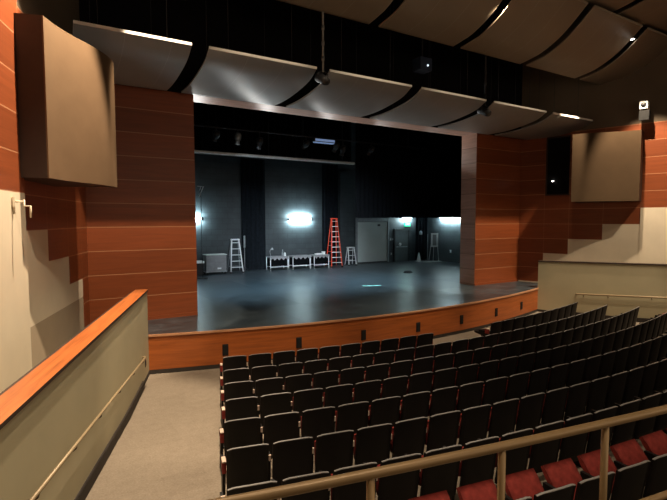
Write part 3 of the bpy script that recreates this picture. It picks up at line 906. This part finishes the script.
# exit sign with letters
t = thing('exit_sign', 'small green exit sign above the backstage door', 'sign', (11.62, BY - .06, 3.55))
mb = MB(); mb.box(-.24, .24, -.04, .06, -.14, .14); mb.build('sign_box', M['exit'], t, bevel=.01)
def text_mesh(txt, size, mat, parent, loc, rot):
    cu = bpy.data.curves.new('lettering', 'FONT'); cu.body = txt; cu.size = size; cu.align_x = 'CENTER'; cu.align_y = 'CENTER'; cu.extrude = .003
    ob = bpy.data.objects.new('lettering', cu); COL.objects.link(ob)
    dg = bpy.context.evaluated_depsgraph_get(); dg.update()
    me = bpy.data.meshes.new_from_object(ob.evaluated_get(dg))
    bpy.data.objects.remove(ob)
    me.materials.clear(); me.materials.append(mat)
    o = bpy.data.objects.new('lettering', me); link(o, parent); o.location = loc; o.rotation_euler = rot
    return o
text_mesh('EXIT', .2, M['exit_txt'], t, (0, -.046, 0), (R(90), 0, 0))
# small wall boxes right of the loading door
for k, (x, z, s, nm) in enumerate([(10.15, 2.55, .14, 'upper'), (10.32, 2.55, .10, 'smaller upper'), (10.22, 1.55, .12, 'lower')]):
    t = thing('switch_box', 'small wall switch box beside the loading door, the %s one' % nm, 'switch box', (x, BY, z), 0, 'switch boxes by the loading door')
    mb = MB(); mb.box(-s/2, s/2, -.07, 0, -s*.7, s*.7); mb.build('box_body', M['alu_dim'], t, bevel=.008)
    mb = MB(); mb.box(-s/5, s/5, -.085, -.07, -s*.3, s*.3); mb.build('cover_insert', M['white'], t)
t = thing('wall_phone', 'pale round wall unit beside the exit door', 'wall unit', (10.98, BY - .05, 2.18))
mb = MB(); mb.lathe([(0, .07), (.07, .065), (.10, .04), (.11, 0)], (0, 0, 0), 16, M=Matrix.Rotation(R(90), 4, 'X')); mb.build('unit_body', M['white'], t)
t = thing('fire_extinguisher', 'pale cylinder unit hanging on the dark curtain strip beside the exit door', 'extinguisher', (12.55, BY - .40, 2.95))
mb = MB(); mb.lathe([(0, -.12), (.10, -.12), (.11, -.08), (.11, .06), (.07, .12), (.03, .14), (.03, .17), (0, .17)], (0, 0, 0), 14); mb.build('canister', M['alu_dim'], t)
mb = MB(); mb.box(-.05, .05, -.02, .02, .15, .2); mb.build('valve', M['blackmetal'], t)

# ---- ladders
def a_ladder(name, label, loc, rz, h, wb, wt, spread, nst, mrail, mstep, mback):
    t = thing(name, label, 'ladder', loc, rz)
    y0 = -spread / 2
    def fx(s, v): return s * (wb + (wt - wb) * v) / 2
    for s in (-1, 1):
        mb = MB(); mb.tube([(fx(s, 0), y0, .035), (fx(s, 1), -.06, h)], .034, 6); mb.build('front_rail', mrail, t)
        mb = MB(); mb.tube([(fx(s, 0)*1.02, -y0, .03), (fx(s, 1)*.95, .06, h)], .026, 6); mb.build('rear_rail', mback, t)
        mb = MB(); mb.box(fx(s, 0)-.045, fx(s, 0)+.045, y0-.045, y0+.045, 0, .07); mb.build('foot', M['rubber'], t)
        mb = MB(); v = .45; mb.tube([(fx(s, v), y0*(1-v)-.06*v, h*v), (fx(s, v), -y0*(1-v)+.06*v, h*v)], .010, 6); mb.build('spreader', M['alu_dim'], t)
    for k in range(nst):
        v = (k + 1) / (nst + .4)
        yy = y0 * (1 - v) - .06 * v
        mb = MB(); mb.box(fx(-1, v), fx(1, v), yy - .045, yy + .05, h*v - .03, h*v); mb.build('step', mstep, t)
    for k in range(0, nst, 2):
        v = (k + 1) / (nst + .4); yy = -y0 * (1 - v) + .06 * v
        mb = MB(); mb.box(fx(-1, v), fx(1, v), yy - .012, yy + .012, h*v - .02, h*v); mb.build('rear_brace', mback, t)
    mb = MB(); mb.box(-wt/2-.03, wt/2+.03, -.12, .12, h-.01, h+.06); mb.build('top_cap', mrail, t, bevel=.008)
    return t
a_ladder('step_ladder', 'aluminium step ladder at the left of the stage beside the grey cart', (-1.05, 10.55, HS), R(-4), 1.78, .68, .40, .7, 5, M['alu'], M['alu'], M['alu_dim'])
a_ladder('step_ladder', 'tall orange fibreglass step ladder near the centre of the back wall', (5.16, 10.35, HS), R(-8), 2.92, .70, .34, .9, 9, M['orange'], M['alu'], M['orange'])
a_ladder('step_ladder', 'short aluminium step ladder left of the grey loading door', (6.58, 10.65, HS), R(-6), 1.10, .52, .42, .55, 3, M['alu'], M['alu'], M['alu'])
# leaning pole stand
t = thing('pole_stand', 'slim grey pole stand right of the aluminium ladder at the left', 'stand', (-.48, 10.62, HS))
mb = MB(); mb.tube([(0, 0, .02), (0, 0, 1.85)], .022, 8); mb.build('pole', M['grey'], t)
mb = MB(); mb.tube([(0, 0, 1.35), (0, 0, 2.0)], .05, 8); mb.build('sleeve', M['alu_dim'], t)
for k in range(3):
    mb = MB(); a = 2*PI*k/3; mb.tube([(0, 0, .3), (.25*math.cos(a), .25*math.sin(a), .0)], .012, 6); mb.build('leg', M['blackmetal'], t)
# ---- grey cart / cabinet
t = thing('utility_cart', 'grey slatted cabinet cart on casters at the left edge of the stage', 'cart', (-2.22, 10.45, HS), R(-1))
mb = MB(); mb.box(-.54, .54, -.3, .3, .17, 1.02)
for k in range(4): mb.box(-.52, .52, -.315, -.30, .24 + .19*k, .40 + .19*k)
mb.build('cabinet', M['grey'], t, bevel=.008)
mb = MB(); mb.box(-.58, .58, -.33, .33, 1.02, 1.06); mb.build('top_board', M['ltgrey'], t, bevel=.008)
mb = MB(); mb.box(-.58, .58, -.33, .33, .12, .17); mb.build('base_frame', M['alu_dim'], t)
for x in (-.48, .48):
    for y in (-.25, .25):
        mb = MB(); mb.lathe([(0, -.02), (.055, -.02), (.06, 0), (.055, .02), (0, .02)], (x, y, .06), 14, M=Matrix.Rotation(R(90), 4, 'X')); mb.box(x-.02, x+.02, y-.03, y+.03, .06, .13); mb.build('caster', M['blackmetal'], t)
mb = MB(); mb.box(.05, .25, -.33, -.31, .28, .36); mb.build('plate', M['white'], t)
t = thing('storage_bin', 'white topped low bin peeking out behind the left pier', 'bin', (-3.15, 10.5, HS))
mb = MB(); mb.prism([(-.26, .0), (.26, .0), (.30, .62), (-.30, .62)], -.25, .25); mb.build('bin_body', M['blackmetal'], t, bevel=.01)
mb = MB(); mb.box(-.32, .32, -.28, .28, .62, .74); mb.build('lid', M['white'], t, bevel=.02)
# ---- three metal-framed tables
def table(x, y, rz, L, label):
    t = thing('folding_table', label, 'table', (x, y, HS), rz, 'metal framed tables along the back wall')
    h = .74
    mb = MB(); mb.box(-L/2, L/2, -.33, .33, h, h + .05); mb.build('tabletop', M['grey'], t, bevel=.008)
    mb = MB()
    n = 14
    for k in range(n):
        xa, xb = -L/2 + L*k/n, -L/2 + L*(k+1)/n
        da = .10 + .07*math.sin(k*1.9+x); db = .10 + .07*math.sin((k+1)*1.9+x)
        mb.quad([(xa, -.335, h), (xa, -.335, h-da), (xb, -.335, h-db), (xb, -.335, h)])
    mb.build('cloth_edge', M['grey'], t)
    for sx in (-1, 1):
        for sy in (-1, 1):
            mb = MB(); mb.tube([(sx*(L/2-.03), sy*.28, 0), (sx*(L/2-.03), sy*.28, h)], .022, 8); mb.build('leg', M['alu'], t)
    for sy in (-1, 1):
        mb = MB(); mb.tube([(-L/2+.03, sy*.28, .2), (L/2-.03, sy*.28, .2)], .022, 8); mb.build('stretcher', M['alu'], t)
    mb = MB(); mb.box(-L/2+.06, L/2-.06, -.22, .26, .24, .66); mb.build('dark_bin', M['drape_dark'], t, bevel=.01)
    return t
table(1.46, 10.55, 0, 1.14, 'metal framed table with cloth edge, leftmost of the three')
table(2.88, 10.50, 0, 1.22, 'metal framed table with cloth edge, middle of the three')
table(4.16, 10.42, 0, 1.06, 'metal framed table with cloth edge, rightmost of the three by the orange ladder')
TZ = HS + .79
def bottle(x, y, h, r, mat, label):
    t = thing('bottle', label, 'bottle', (x, y, TZ), 0, 'bottles on the left table')
    mb = MB(); mb.lathe([(0, 0), (r, 0), (r, h*.62), (r*.4, h*.8), (r*.4, h*.95)], (0, 0, 0), 12); mb.build('bottle_body', mat, t)
    mb = MB(); mb.lathe([(r*.45, h*.93), (r*.45, h), (0, h)], (0, 0, 0), 12); mb.build('cap', M['white'], t)
bottle(1.78, 10.5, .36, .05, M['alu_dim'], 'tall grey bottle standing on the left table')
bottle(1.90, 10.46, .22, .06, M['white'], 'short white bottle standing on the left table')
t = thing('desk_lamp', 'bent dark desk lamp on the left end of the left table', 'lamp', (1.03, 10.5, TZ))
mb = MB(); mb.lathe([(0, 0), (.08, 0), (.08, .02), (0, .03)], (0, 0, 0), 14); mb.build('base', M['alu_dim'], t)
mb = MB(); mb.tube([(0, 0, .02), (-.05, 0, .28), (.0, 0, .42), (.08, 0, .46)], .014, 8); mb.build('arm', M['alu_dim'], t)
mb = MB(); mb.lathe([(.03, .06), (.07, -.06)], (.1, 0, .44), 12); mb.build('lamp_shade', M['alu_dim'], t)
def whitebox(x, w, h, label):
    t = thing('paper_box', label, 'box', (x, 10.4, TZ), R(8))
    mb = MB(); mb.box(-w/2, w/2, -.1, .1, 0, h); mb.build('box_body', M['white'], t, bevel=.01)
    mb = MB(); mb.box(-w/2-.01, w/2+.01, -.11, .11, h, h+.02); mb.build('lid', M['white'], t, bevel=.004)
whitebox(4.08, .40, .06, 'flat white box lying on the right table')
whitebox(4.44, .13, .15, 'small upright white box on the right table')

# ---- easel with board, cone, floor things on the right
t = thing('easel', 'white framed board on a slim stand near the stage right wall', 'easel', (13.0, 9.9, HS), R(-28))
mb = MB(); mb.box(-.25, .25, -.03, 0, 1.0, 1.95); mb.build('board', M['white'], t, bevel=.006)
mb = MB(); mb.box(-.13, .13, -.035, -.03, 1.1, 1.85); mb.build('dark_sheet', M['grey'], t)
for a, b in (((-.2, .03, 1.4), (-.42, -.15, 0)), ((.2, .03, 1.4), (.25, -.25, 0)), ((0, .05, 1.6), (0, .3, 0))):
    mb = MB(); mb.tube([a, b], .016, 6); mb.build('leg', M['alu'], t)
t = thing('music_stand', 'thin dark stand left of the white board', 'stand', (12.55, 10.1, HS))
mb = MB(); mb.tube([(0, 0, .02), (.02, 0, 1.9)], .015, 6); mb.build('pole', M['alu_dim'], t)
for k in range(3):
    mb = MB(); a = 2*PI*k/3+.4; mb.tube([(0, 0, .25), (.28*math.cos(a), .28*math.sin(a), .0)], .012, 6); mb.build('leg', M['blackmetal'], t)
t = thing('safety_cone', 'small pale cone standing left of the white board stand', 'cone', (12.0, 10.35, HS))
mb = MB(); mb.lathe([(.15, .03), (.03, .62), (0, .63)], (0, 0, 0), 16); mb.build('cone_body', M['ltgrey'], t)
mb = MB(); mb.box(-.17, .17, -.17, .17, 0, .03); mb.build('base', M['ltgrey'], t)
t = thing('floor_cloth', 'flat white cloth on the stage floor under the board stand', 'cloth', (12.7, 9.75, HS))
mb = MB()
for k in range(10):
    xa, xb = -.75 + .15*k, -.6 + .15*k; w1, w2 = .22+.05*math.sin(k), .22+.05*math.sin(k+1)
    za, zb = .012+.012*math.sin(k*2), .012+.012*math.sin(k*2+2)
    mb.quad([(xa, -w1, za), (xb, -w2, zb), (xb, w2, zb+.01), (xa, w1, za+.01)], smooth=True)
mb.build('cloth', M['white'], t)
t = thing('cable_coil', 'dark coiled cable lying on the stage floor', 'cable', (6.85, 5.42, HS))
for k in range(3):
    mb = MB(); mb.tube([(.28*math.cos(2*PI*j/24)*(1-.12*k), .17*math.sin(2*PI*j/24)*(1-.12*k), .02+.03*k) for j in range(25)], .02, 6); mb.build('loop', M['blackmetal'], t)
t = thing('wall_hook', 'small white hook plate low on the stage right wall', 'hook', (13.4, 8.75, 1.75))
mb = MB(); mb.box(-.02, 0, -.06, .06, -.10, .10); mb.build('plate', M['white'], t)
mb = MB(); mb.tube([(-.02, 0, .03), (-.08, 0, .03), (-.09, 0, .08)], .012, 6); mb.build('hook', M['alu'], t)
# tape mark
mb = MB(); mb.box(-.42, .42, -.09, .09, .001, .006)
t = mb.build('tape_mark', M['teal']); t.location = (2.19, 2.34, HS); t.rotation_euler = (0, 0, R(-21))
tag(t, 'short teal tape strip on the stage floor', 'tape')
# boom bracket far left
t = thing('boom_arm', 'thin white boom arm on a dark pole at the left edge of the stage opening', 'boom arm', (-3.35, 8.8, HS))
mb = MB(); mb.tube([(0, 0, 0), (0, 0, 4.5)], .014, 8); mb.lathe([(0, 0), (.25, 0), (.25, .03), (.04, .05)], (0, 0, 0), 16); mb.build('pole', M['blackmetal'], t)
mb = MB(); mb.tube([(-.10, 0, 3.98), (.13, 0, 4.5), (-.18, 0, 4.5)], .018, 8); mb.tube([(.0, 0, 4.5), (-.06, 0, 4.3)], .014, 8); mb.build('arm', M['alu'], t)

# ------------------------------------------------------------------ lights of the house
def spot(name, loc, tgt, energy, deg, blend=.3, col=(1, .79, .56), size=.06):
    ld = bpy.data.lights.new(name, 'SPOT'); ld.energy = energy; ld.spot_size = R(deg); ld.spot_blend = blend
    ld.color = col; ld.shadow_soft_size = size
    o = bpy.data.objects.new(name, ld); link(o); o.location = loc
    o.rotation_euler = (Vector(tgt) - Vector(loc)).to_track_quat('-Z', 'Y').to_euler()
    return o
def area(name, loc, tgt, energy, sx, sy, col):
    ld = bpy.data.lights.new(name, 'AREA'); ld.shape = 'RECTANGLE'; ld.size = sx; ld.size_y = sy; ld.energy = energy; ld.color = col
    o = bpy.data.objects.new(name, ld); link(o); o.location = loc
    o.rotation_euler = (Vector(tgt) - Vector(loc)).to_track_quat('-Z', 'Y').to_euler()
    return o
WARM = (1, .74, .48)
# piers
spot('pier_downlight', (-7.6, -4.9, 10.5), (-7.3, 0, 1.6), 3300, 31, .25)
spot('pier_downlight', (8.25, -4.3, 9.64), (6.75, 0, 1.2), 2900, 38, .4)
# near side walls: one wide downlight each side, the enclosure throws its shadow on the wall below
spot('wall_downlight', (-8.05, -5.0, 10.4), W(-1, 6.0, 2.0), 5600, 62, .3)
spot('wall_downlight', (8.25, -4.94, 9.85), W(1, 5.6, 1.9), 2900, 64, .5)
for x in (-4.95, -1.65, 1.65, 4.95):
    spot('slot_downlight', (x, -4.75, 10.15 if x == 1.65 else 9.85), (x, -4.2, 0), 170, 100, .3)
# stage front and aisles
for x in (-6.6, -2.2, 2.2, 6.6):
    spot('house_downlight', (x, -7.2, 10.2), (x, -3.6, 0), 1500, 46, .4)
spot('aisle_downlight', (-8.6, -9.6, 11.0), (-8.9, -7.6, 0), 2600, 70, .6)
spot('aisle_downlight', (8.6, -9.6, 11.0), (8.6, -6.6, 0.5), 2600, 70, .6)
spot('tier_downlight', (-7.0, -14.5, 10.5), (-7.0, -12.5, 2), 900, 70, .6)
spot('tier_downlight', (-1.0, -13.0, 10.5), (-2.0, -11.5, 1), 700, 70, .6)
# soft warm fill, an unseen area light added at the house rear
area('rear_fill', (0, -19.5, 6.0), (0, -3, 7.5), 255, 16, 4, (1, .78, .55))
# spots without fixtures, added inside the stage to brighten the reflectors
for x in (-5.2, -2.6, 0, 2.6, 5.2):
    spot('reflector_fill', (x, 2.6, 6.6), (x + .2, -.6, 7.55), 120, 85, .9, (1, .98, .94), .15)
so = area('stage_overhead_fill', (0, 2.0, 8.5), (0, 3.9, 1), 330, 9.5, 1, (.60, .86, 1))  # unseen area light added to brighten the deck
so.data.spread = R(60)
area('stage_front_fill', (-1, 1.1, 7.3), (3, 10.5, .6), 230, 6, .3, (.80, .92, 1)).data.spread = R(55)  # unseen front light added to lift the dark fronts backstage

# ------------------------------------------------------------------ world, camera, view
w = bpy.data.worlds.new('world'); S.world = w; w.use_nodes = True
w.node_tree.nodes['Background'].inputs[0].default_value = (.01, .009, .008, 1)
w.node_tree.nodes['Background'].inputs[1].default_value = 1.0
cd = bpy.data.cameras.new('camera'); cam = bpy.data.objects.new('camera', cd); link(cam)
cd.sensor_fit = 'HORIZONTAL'; cd.sensor_width = 36.0; cd.lens = 36.0 * F / 667.0; cd.clip_start = .05
rr = fw.cross(Vector((0, 0, 1))).normalized(); uu = rr.cross(fw)
roll = R(-.0956); r2 = rr*math.cos(roll) + uu*math.sin(roll); u2 = -rr*math.sin(roll) + uu*math.cos(roll)
mm = Matrix((r2, u2, -fw)).transposed().to_4x4(); mm.translation = CAM
cam.matrix_world = mm
S.camera = cam
S.view_settings.view_transform = 'Standard'
S.view_settings.look = 'None'
S.view_settings.exposure = 0.0
try:
    S.cycles.use_denoising = True
    S.cycles.max_bounces = 8
    S.cycles.sample_clamp_indirect = 4.0
except Exception:
    pass
